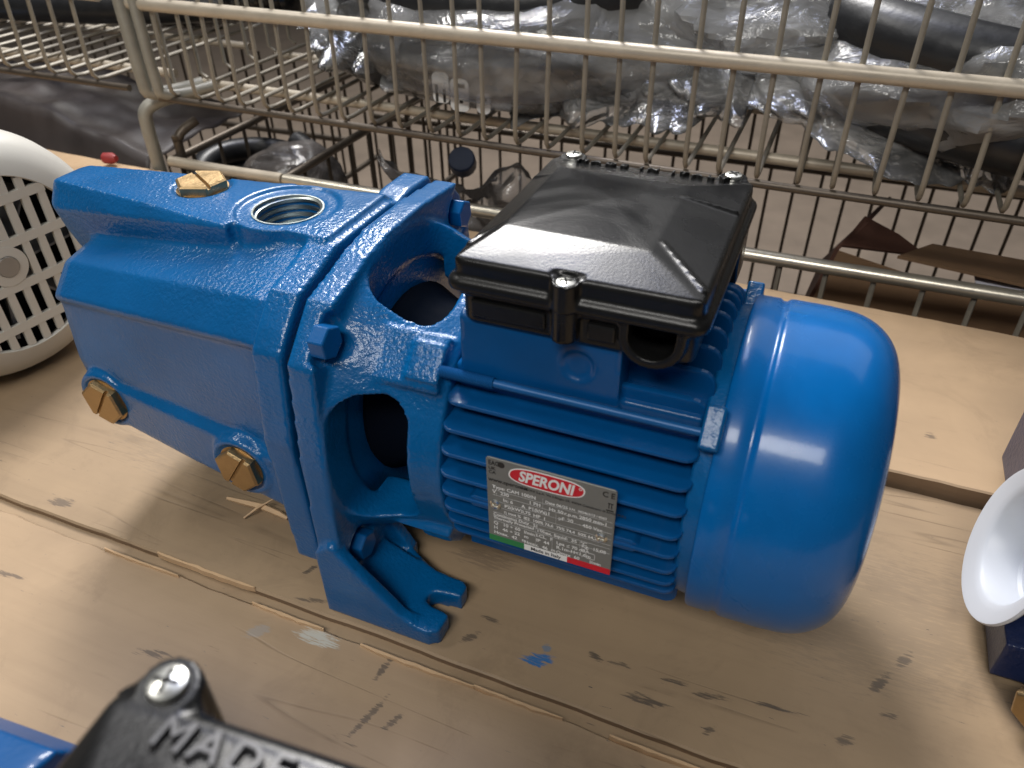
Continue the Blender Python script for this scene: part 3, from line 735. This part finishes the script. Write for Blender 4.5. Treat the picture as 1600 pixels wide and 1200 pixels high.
# ------------------------------------------------------------------ neighbouring pumps
# white pump on the left, its grille towards us
def white_pump():
    t = thing('white_pump', 'white pump with slotted round fan grille at the left edge behind the blue casing', 'pump', None, (-.348, .120, .002), math.radians(-9))
    Hh = .098; Rr = .099
    # sheet dome with rim shoulder, open in front for the grille
    prof = [(-.14, Rr), (-.035, Rr), (-.022, Rr-.002), (-.010, Rr-.009), (-.003, Rr-.020), (0, Rr-.030), (-.003, Rr-.031), (-.012, Rr-.020), (-.03, Rr-.006), (-.14, Rr-.004)]
    b = new(); lathe(b, prof, (0, 0, Hh), (1, 0, 0), 72, closed=True)
    obj('fan_cover', b, M['white'], t, True, 50)
    Rg = Rr-.0305
    # grille bars: columns and rows clipped to the disc
    cols = [-.0585+.0130*i for i in range(10)]; rows = [-.0500, -.0180, .0160, .0480]
    for y in cols:
        if abs(y) >= Rg-.003: continue
        hz = math.sqrt(Rg*Rg-y*y); b = new(); box(b, -.0045, -.0012, y-.0029, y+.0029, Hh-hz, Hh+hz); obj('grille_bar', b, M['white'], t)
    for z in rows:
        hy = math.sqrt(Rg*Rg-z*z); b = new(); box(b, -.0047, -.0009, -hy, hy, Hh+z-.0036, Hh+z+.0036); obj('grille_bar', b, M['white'], t)
    b = new(); lathe(b, [(-.004, .0155), (-.0005, .0155), (-.0002, .0085), (-.0035, .0075)], (0, 0, Hh), (1, 0, 0), 28); obj('grille_hub', b, M['white'], t, True, 40)
    b = new(); lathe(b, [(0, .0082), (.0006, .0078)], (0, 0, Hh), (1, 0, 0), 20)
    obj('hub_screw', b, plain('grey_screw', (.35, .34, .32), .4, .6), t)
    # fan behind the grille
    fan_m = plain('grey_fan', (.22, .22, .22), .5)
    for k in range(7):
        Rm = Matrix.Translation((-.016, 0, Hh)) @ Matrix.Rotation(2*PI*k/7+.3, 4, 'X') @ Matrix.Rotation(.35, 4, 'Z')
        b = new(); box(b, -.009, .009, -.0012, .0012, .010, .062, Rm); obj('fan_blade', b, fan_m, t)
    b = new(); lathe(b, [(-.045, Rr-.008), (-.040, Rr-.008)], (0, 0, Hh), (1, 0, 0), 40); obj('back_plate', b, M['hole'], t)
    b = new(); lathe(b, [(-.30, .075), (-.14, .078)], (0, 0, Hh), (1, 0, 0), 40); obj('motor_body', b, M['white'], t, True, 40)
    b = new(); box(b, -.26, -.18, -.08, .08, 0, .035); obj('foot', b, M['white'], t)
    return t
white_pump()

# pump close to the camera, bottom left: same kind of terminal box
def near_pump():
    t = thing('near_pump', 'partly seen blue pump with black screwed terminal box lid at bottom left', 'pump', None, (0.0325, -0.3293, .0006), math.radians(4.5))
    lo = lid.copy(); COL.objects.link(lo); lo.parent = t
    for ch in list(lid.children):
        if ch.name.startswith('embossed'): continue
        k = ch.copy(); COL.objects.link(k); k.parent = lo
        for g in ch.children:
            q = g.copy(); COL.objects.link(q); q.parent = k
    e = emboss('MADE IN ITALY', .0098, .0011, (.0950, BY1-.0090, .2292), -.20, lo, M['grey_text'], 1.22)
    bo = tb.copy(); COL.objects.link(bo); bo.parent = t
    m2 = mot.copy(); COL.objects.link(m2); m2.parent = t
    b = new(); prism(b, [(.030, .02), (.030, .12), (.060, .148), (.155, .143), (.172, .136), (.181, .120), (.184, .02)], 'x', -.09, .008)
    prism(b, [(.06, .05), (.06, .130), (.13, .130), (.150, .11), (.150, .05)], 'x', .0, .030)
    obj_me('end_housing', casting(b, None, .002, 3, .5), M['fin'], t, True)
    return t
near_pump()

# navy pump at the right edge with a white cap in its port
def right_pump():
    t = thing('navy_pump', 'dark navy pump at the right edge with a white dish cap in its port', 'pump', None, (0, 0, 0), 0)
    b = new()
    loft(b, [[(.378, .085, .036), (.378, .215, .036), (.378, .215, .112), (.378, .190, .145), (.378, .100, .145), (.378, .085, .112)],
             [(.60, .055, .012), (.60, .235, .012), (.60, .235, .12), (.60, .20, .17), (.60, .09, .17), (.60, .055, .12)]])
    box(b, .352, .45, .094, .180, .004, .0300); box(b, .366, .45, .205, .265, .02, .125); box(b, .370, .45, .066, .11, .006, .036); box(b, .45, .60, .06, .23, 0, .03)
    obj_me('pump_casing', casting(b, None, .002, 4, .5), M['navy'], t, True)
    ax = Vector((-.97, -.04, .22)).normalized(); o = Vector((.3490, .1330, .0620))
    b = new(); lathe(b, [(-.06, .030), (-.026, .030)], o, ax, 32); obj('port', b, M['navy'], t, True, 40)
    b = new(); lathe(b, [(-.020, .0005), (-.020, .0270), (-.0185, .0285), (-.002, .0312), (0, .0330), (.0010, .0365), (.0030, .0425), (.0032, .0440), (.0018, .0446), (.0004, .0435), (-.0014, .0370), (-.003, .0345), (-.0215, .0300), (-.0225, .0005)], o, ax, 64)
    obj('port_cap', b, M['cap'], t, True, 35)
    b = new(); hexhead(b, (.3690, .0690, .0200), (-.6, -.8, .1), .0125, .008, .2); bevel(obj('brass_plug', b, M['brass'], t), .0006)
    return t
right_pump()

# ------------------------------------------------------------------ loose bits on the boards
def splinter(pts, r, name, label, mat='splinter', cat='splinter'):
    b = new(); n = len(pts); tube(b, pts, r, 5, rfun=lambda i: r*(.35+.65*math.sin(PI*(i+.4)/(n-.2))))
    tag(obj(name, b, M[mat]), label, cat)
splinter([(-.112, .050, .0045), (-.098, .0515, .0040), (-.085, .0530, .0035), (-.071, .0520, .0030), (-.064, .0510, .0025)], .0026, 'wood_splinter', 'pale torn wood splinter lying beside the blue casing flange')
splinter([(-.092, .041, .0018), (-.086, .049, .0060), (-.080, .058, .0075)], .0010, 'wood_sliver', 'thin dark sliver crossing over the pale wood splinter')
splinter([(-.045, .036, .0015), (-.034, .0375, .0015), (-.027, .0372, .0015)], .0014, 'wood_sliver', 'short pale sliver near the bottom corner of the blue flange')
splinter([(-.040, .0365, .0030), (-.028, .043, .0060), (-.018, .050, .0080)], .0008, 'wood_sliver', 'thin upright dark sliver beside the bottom of the blue flange')
b = new(); lathe(b, [(-.009, .003), (-.007, .007), (.004, .0075), (.011, .004)], (0, 0, 0), (1, .1, .05), 10)
o = obj('red_scrap', b, M['red'], None, True, 50); o.location = (-.646, .482, .021); tag(o, 'small red plastic scrap on the back edge of the boards', 'scrap')

# ------------------------------------------------------------------ wire baskets
def bar(name, path, r, mat, parent, seg=8):
    b = new(); tube(b, path, r, seg); return obj(name, b, mat, parent, True, 60)
SLOPE = -.012
def upper_basket(name, label, x0, x1, y0, y1, z0, zr, ztop, sp, off, left_side=True):
    t = thing(name, label, 'wire basket', 'upper wire baskets')
    zz = lambda x, z: z + SLOPE*x
    x = x0 + off; first = None
    while x < x1-.01:
        jx = random.uniform(-.0035, .0035); j2 = random.uniform(-.005, .005); xx = x + jx
        zb = zz(x, z0)
        bar('wire', [(xx+j2, y0+.0045, ztop), (xx+j2*.4, y0+.0045, zz(x, zr)), (xx, y0, zb+.020), (xx, y0+.0015, zb+.007), (xx, y0+.007, zb+.0015), (xx, y0+.020, zb), (xx+j2*.6, y1, zb)], .0025, M['wire'], t, 6)
        x += sp
    bar('rail', [(x0, y0, zz(x0, zr)), ((x0+x1)/2, y0, zz((x0+x1)/2, zr)), (x1, y0, zz(x1, zr))], .0072, M['rail'], t, 12)
    bar('rail', [(x0, y0+.006, zz(x0, z0-.005)), (x1, y0+.006, zz(x1, z0-.005))], .0042, M['wire_dark'], t)
    for yy, rr, mt in ((y0+.085, .0060, 'rail'), (y0+.24, .0055, 'rail'), (y0+.42, .0055, 'rail')):
        bar('floor_bar', [(x0, yy, zz(x0, z0-.008)), (x1, yy, zz(x1, z0-.008))], rr, M[mt], t)
    bar('rail', [(x0, y1, zz(x0, zr)), (x1, y1, zz(x1, zr))], .0060, M['rail'], t)
    # rear wires
    x = x0 + off
    while x < x1:
        bar('wire', [(x, y1, zz(x, z0)), (x, y1, ztop)], .0028, M['wire'], t, 5); x += sp*1.2
    if left_side:
        y = y0 + .035
        while y < y1:
            bar('wire', [(x0, y, ztop), (x0, y, zz(x0, z0+.006)), (x0+.01, y, zz(x0, z0))], .0026, M['wire'], t, 6); y += .048
        bar('rail', [(x0, y0, zz(x0, zr)), (x0, y1, zz(x0, zr))], .0060, M['rail'], t)
    return t
ub = upper_basket('wire_basket', 'upper wire basket full of bagged hoses behind the pump', -.555, .95, .500, 1.02, .098, .200, .42, .0342, .028)
for dx, rr in ((-.008, .0085), (.012, .0065)):
    bar('corner_post', smooth_path([(-.555+dx, .496, .42), (-.555+dx, .496, .24), (-.555+dx, .496, .125), (-.553+dx, .500, .108), (-.540+dx, .520, .104), (-.515+dx, .550, .108)], 5), rr, M['post'], ub, 10)
upper_basket('wire_basket', 'upper wire basket with black glossy hose at top left', -1.35, -.600, .500, 1.02, .105, .205, .42, .0385, .01, False)
def lower_basket(name, label, x0, x1, y0, y1, zr, zb, sp, mat_rail, back=True):
    t = thing(name, label, 'wire basket', 'lower wire baskets')
    bar('rail', [(x0, y0, zr), ((x0+x1)/2, y0+.002, zr-.002), (x1, y0, zr)], .0068, M[mat_rail], t, 12)
    x = x0+.02
    while x < x1:
        bar('wire', [(x, y0+.005, zr), (x+.004, y0+.005, zb)], .0026, M['wire'], t, 6); x += sp
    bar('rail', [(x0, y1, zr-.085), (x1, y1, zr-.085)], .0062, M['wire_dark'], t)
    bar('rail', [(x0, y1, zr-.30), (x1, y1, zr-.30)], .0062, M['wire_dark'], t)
    x = x0
    while x < x1 and back:
        j = random.uniform(-.004, .004)
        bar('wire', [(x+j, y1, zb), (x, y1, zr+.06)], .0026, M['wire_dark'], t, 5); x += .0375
    y = y0+.04
    while y < y1:
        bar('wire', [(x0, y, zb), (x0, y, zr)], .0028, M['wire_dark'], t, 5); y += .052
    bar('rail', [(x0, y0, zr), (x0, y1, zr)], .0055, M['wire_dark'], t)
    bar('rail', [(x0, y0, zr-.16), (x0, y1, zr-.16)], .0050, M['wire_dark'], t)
    return t
lower_basket('wire_basket', 'lower wire basket holding cardboard behind the board at right', -.385, .95, .500, .98, .022, -.50, .0430, 'rail_steel')
lb = lower_basket('wire_basket', 'lower wire basket with black coil behind the pump casing at left', -.560, -.388, .500, .98, .022, -.50, .0300, 'rail')
bar('corner_post', smooth_path([(-.585, .502, -.45), (-.585, .502, .0), (-.585, .502, .060), (-.582, .506, .083), (-.565, .525, .093), (-.540, .555, .094)], 5), .0085, M['post'], lb, 10)
bar('corner_post', smooth_path([(-.560, .520, -.45), (-.560, .520, .0), (-.558, .520, .045), (-.545, .545, .062)], 5), .0060, M['wire_dark'], lb, 10)
lower_basket('wire_basket', 'lower wire basket under the dark plastic sheet at far left', -1.35, -.620, .500, .98, -.03, -.50, .0430, 'rail')

# ------------------------------------------------------------------ goods in the baskets
def crumple(name, label, cat, mat, ctr, rad, seed, amp=.10, nu=110, nv=70, flat_bottom=None, sharp=2.2, taper=0):
    b = new(); c = Vector(ctr); grid = []
    for j in range(nv+1):
        ph = -PI/2 + PI*j/nv; row = []
        for i in range(nu):
            th = 2*PI*i/nu; d = Vector((math.cos(ph)*math.cos(th), math.cos(ph)*math.sin(th), math.sin(ph)))
            q = Vector((d.x*rad[0], d.y*rad[1], d.z*rad[2]))
            s = Vector((q.x*6+q.y*4, q.y*13-q.x*5, q.z*12)) + Vector((seed, seed*2.3, -seed))
            n = 0; a = 1; fq = 1
            for o_ in range(3):
                n += a*(1-abs(noise.noise(s*fq))*sharp); a *= .5; fq *= 2.1
            q = q*(1+amp*(n-.7)) + Vector((0, 0, .012*noise.noise(s*.6)))
            p = c + q
            if flat_bottom is not None and p.z < flat_bottom: p.z = flat_bottom + (p.z-flat_bottom)*.08
            row.append(b.verts.new(p))
        grid.append(row)
    for j in range(nv):
        for i in range(nu):
            b.faces.new((grid[j][i], grid[j][(i+1) % nu], grid[j+1][(i+1) % nu], grid[j+1][i]))
    bmesh.ops.remove_doubles(b, verts=b.verts[:], dist=1e-6)
    return tag(obj(name, b, mat, None, True, 38), label, cat)
def coil(name, label, ctr, R, r, turns, tilt, sq=1.0, pitch=None, mat='hose', ribs=0, wob=.01, group=None):
    b = new(); pts = []; n = int(64*turns); pitch = pitch or 2*r*.9
    Rm = Matrix.Rotation(tilt[0], 3, 'X') @ Matrix.Rotation(tilt[1], 3, 'Y')
    for i in range(n+1):
        a = 2*PI*i/64; rr = R + wob*noise.noise((i*.05, R*30, 2))
        pts.append(Vector(ctr) + Rm @ Vector((rr*math.cos(a), rr*sq*math.sin(a), pitch*i/64 - pitch*turns/2)))
    tube(b, pts, r, 10)
    return tag(obj(name, b, M[mat], None, True, 60), label, 'hose', group)
coil('black_hose', 'coiled black hose inside the grey plastic bag left of centre', (-.17, .755, .160), .215, .034, 1.9, (0, 0), .78)
coil('black_hose', 'coiled black hose inside the crumpled bag at top right', (.42, .685, .165), .235, .030, 2.2, (.05, .12), .62)
coil('black_hose', 'second coiled black hose under the shiny bag in the top right corner', (.55, .80, .265), .24, .028, 1.4, (.1, .18), .7)
bagA = crumple('plastic_bag', 'grey clear plastic bag with white printed patch around the coiled hose left of centre', 'plastic bag', M['bag'], (-.16, .765, .165), (.290, .240, .085), 1.3, .07, flat_bottom=.103)
bagB = crumple('plastic_bag', 'crumpled clear plastic bag behind the rail at top right', 'plastic bag', M['bag'], (.42, .700, .175), (.300, .200, .090), 5.1, .08, flat_bottom=.103)
bagC = crumple('plastic_bag', 'shiny crumpled bag filling the top right corner', 'plastic bag', M['bag'], (.50, .84, .29), (.34, .26, .10), 8.7, .10)
bagD = crumple('plastic_bag', 'loose milky plastic bag sagging between the two hose bags', 'plastic bag', M['bag'], (.12, .78, .20), (.24, .18, .11), 11.9, .12, flat_bottom=.105)
bagE = crumple('plastic_bag', 'pale plastic bag heaped at the top behind the rail', 'plastic bag', M['bag'], (-.10, .93, .26), (.46, .20, .11), 15.3, .10)
# white printed patch on bag A
b = new()
pr = [(-.215, .572), (-.20, .566), (-.182, .563), (-.168, .562), (-.150, .560)]
for (xa, za, w_, h_) in ((-.188, .136, .020, .032), (-.166, .130, .022, .034), (-.138, .124, .016, .022)):
    bb = new(); prism(bb, rrect(xa-w_/2, xa+w_/2, za-h_/2, za+h_/2, .006), 'y', .5435, .5443); obj('print_patch', bb, M['p_white'], bagA)
for (xa, za, nm, w_, h_) in ((-.193, .130, 'i', .003, .018), (-.184, .128, 'i', .003, .014), (-.164, .140, 'm', .010, .004), (-.164, .124, 'd', .004, .004), (-.138, .128, 'm', .008, .005)):
    bb = new(); box(bb, xa-w_/2, xa+w_/2, .5428, .5434, za-h_/2, za+h_/2); obj('print_mark', bb, M['p_black'], bagA)
bb = new(); box(bb, -.262, -.238, .600, .602, .158, .166); o = obj('red_tag', bb, M['red']); tag(o, 'small red tag inside the grey hose bag', 'tag')
bb = new(); box(bb, -.155, -.110, .602, .606, .146, .154); o = obj('yellow_tag', bb, M['yellow']); tag(o, 'small yellow strip inside the grey hose bag', 'tag')
bb = new(); box(bb, .292, .312, .545, .549, .152, .160, Matrix.Translation((.302, .55, .156)) @ Matrix.Rotation(-.5, 4, 'Y') @ Matrix.Translation((-.302, -.55, -.156))); o = obj('red_tag', bb, M['red']); tag(o, 'small red tag in the bag at top right', 'tag')
# left basket: ribbed glossy hose
b = new(); pts = [Vector((-1.25+.72*i/160, .80+.02*math.sin(i*.03), .150+.015*math.sin(i*.05))) for i in range(161)]
tube(b, pts, .03, 12, rfun=lambda i: .030+.0035*math.sin(i*1.6))
tag(obj('ribbed_hose', b, M['hose_gloss'], None, True, 70), 'glossy black ribbed hose lying in the top left basket', 'hose')
b = new(); tube(b, smooth_path([(-1.3, .70, .15), (-1.0, .69, .145), (-.75, .72, .15), (-.62, .80, .15)], 10), .022, 10)
tag(obj('black_hose', b, M['hose'], None, True, 70), 'matt black hose in front of the ribbed hose at top left', 'hose')
b = new(); tube(b, smooth_path([(-1.3, .93, .19), (-1.0, .92, .20), (-.7, .90, .19), (-.45, .93, .18)], 10), .045, 12)
tag(obj('black_hose', b, M['hose_gloss'], None, True, 70), 'thick black hose at the back of the top left basket', 'hose')
crumple('plastic_bag', 'small glittering plastic bag on top of the hoses at top left', 'plastic bag', M['bag'], (-.78, .74, .235), (.10, .06, .03), 21.3, .2, 60, 40)
b = new(); lathe(b, [(-.02, .020), (-.012, .026), (.012, .026), (.02, .020)], (-1.075, .585, .085), (.3, -.8, .3), 24)
tag(obj('blue_cap', b, M['bluecap'], None, True, 40), 'bright blue plastic cap at the left edge of the top basket', 'cap')
# dark sheet on the left
def sheet(name, label, cat, mat, fn, nu, nv, thick=.0008, seed=0):
    b = new(); g = [[b.verts.new(fn(i/nu, j/nv)) for j in range(nv+1)] for i in range(nu+1)]
    for i in range(nu):
        for j in range(nv): b.faces.new((g[i][j], g[i+1][j], g[i+1][j+1], g[i][j+1]))
    o = obj(name, b, mat, None, True); m = o.modifiers.new('thickness', 'SOLIDIFY'); m.thickness = thick
    return tag(o, label, cat)
def fn(u, v):
    x = -1.15+.50*u; y = .52+.24*v
    z = .055 - .135*max(0, u-.55)**1.2*(1.2-.6*v) - .02*v + .014*noise.noise((x*9, y*9, 3)) + .008*noise.noise((x*26, y*26, 5))
    if v < .12: z -= (.12-v)*.55
    return (x, y, z)
sheet('plastic_sheet', 'dark brown plastic sheet over the goods behind the white pump', 'plastic sheet', M['dark_film'], fn, 60, 40)
# coil in the lower left basket
coil('black_hose', 'black coil in the lower basket behind the pump casing', (-.53, .62, -.045), .085, .017, 2.2, (.2, .1), .8)
crumple('plastic_bag', 'grey plastic bag beside the black coil in the lower basket', 'plastic bag', M['bag_thin'], (-.475, .63, -.045), (.075, .07, .055), 31.7, .15, 60, 40)
# thin film with navy cap in the middle
def fn2(u, v):
    x = -.285+.19*u; s = abs(noise.noise((u*2.6, 4.4, 1)))
    return (x+.03*v*noise.noise((u*3, v*2, 9)), .560+.06*v+.03*noise.noise((u*4, v*4, 2)), .052-.10*v - .035*math.sin(u*PI) + .03*noise.noise((u*3.1, v*2.5, 7)) + .012*noise.noise((u*9, v*9, 2)))
sheet('plastic_film', 'crumpled thin clear film hanging behind the pump bracket', 'plastic film', M['bag_thin'], fn2, 50, 40, .0004)
b = new(); lathe(b, [(0, .013), (.002, .0165), (.018, .0165), (.020, .0150)], (-.196, .605, .026), (.15, -.5, .55), 14)
tag(obj('bottle_lid', b, M['navy_cap'], None, True, 30), 'dark navy plastic cap in the clear film behind the terminal box', 'cap')
# cardboard
def carton():
    t = thing('cardboard_box', 'torn brown cardboard box in the lower basket at right', 'box')
    def pc(name, pts, mat, th):
        b = new(); A = [b.verts.new(p) for p in pts]; f = b.faces.new(A)
        o = obj(name, b, M[mat], t); m = o.modifiers.new('thickness', 'SOLIDIFY'); m.thickness = th
        return o
    pc('front_wall', [(.216, .560, -.12), (.62, .545, -.12), (.62, .545, -.020), (.45, .552, -.014), (.33, .556, -.003), (.245, .560, .012)], 'card', .004)
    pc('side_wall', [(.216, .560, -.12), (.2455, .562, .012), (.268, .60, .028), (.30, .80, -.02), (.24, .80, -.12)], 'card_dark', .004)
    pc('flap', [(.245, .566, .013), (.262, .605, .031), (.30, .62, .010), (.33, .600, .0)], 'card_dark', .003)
    pc('flap', [(.300, .566, .010), (.335, .625, .002), (.62, .64, -.015), (.62, .556, -.012)], 'card', .003)
    b = new(); box(b, .375, .425, .558, .602, -.0045, -.0035); o = obj('label', b, M['paper'], t)
    b = new(); box(b, .395, .410, .575, .580, -.0033, -.0028); obj('label_print', b, M['p_black'], t)
    return t
carton()
sheet('plastic_film', 'grey crumpled film in front of the cardboard at the right edge', 'plastic film', M['bag_thin'], lambda u, v: (.345+.2*u, .535+.02*noise.noise((u*5, v*5, 2)), -.055-.05*v+.02*noise.noise((u*4, v*4, 8))), 40, 20, .0004)

def film_sheet(label, x0, y0, z0, w_, h_, ang, seed):
    ca, sa = math.cos(ang), math.sin(ang)
    def f(u, v):
        q = Vector((u*3.1+seed, v*1.7-seed, seed))
        n = sum((.5**k)*(1-2.4*abs(noise.noise(Vector((q.x*2**k+q.y*.8, q.y*2**k-q.x*.5, seed+k))))) for k in range(3))
        a, bb = (u-.5)*w_, (v-.5)*h_
        return (x0+a*ca-bb*sa*.4, y0+.16*v+.030*n-.05*math.sin(u*PI), z0+a*sa+bb*ca+.004*n)
    return sheet('plastic_film', label, 'plastic film', M['film'], f, 90, 60, .0003)
film_sheet('milky loose film draped over the grey hose bag at centre', .00, .560, .165, .26, .11, .10, 3.3)
film_sheet('loose shiny film sagging over the front of the bag at top right', .26, .545, .160, .26, .10, -.20, 7.9)
film_sheet('creased clear film at the top right over the black hose', .47, .590, .235, .30, .10, -.12, 12.1)
film_sheet('creased clear film over the left end of the grey hose bag', -.30, .585, .185, .22, .10, -.25, 17.7)
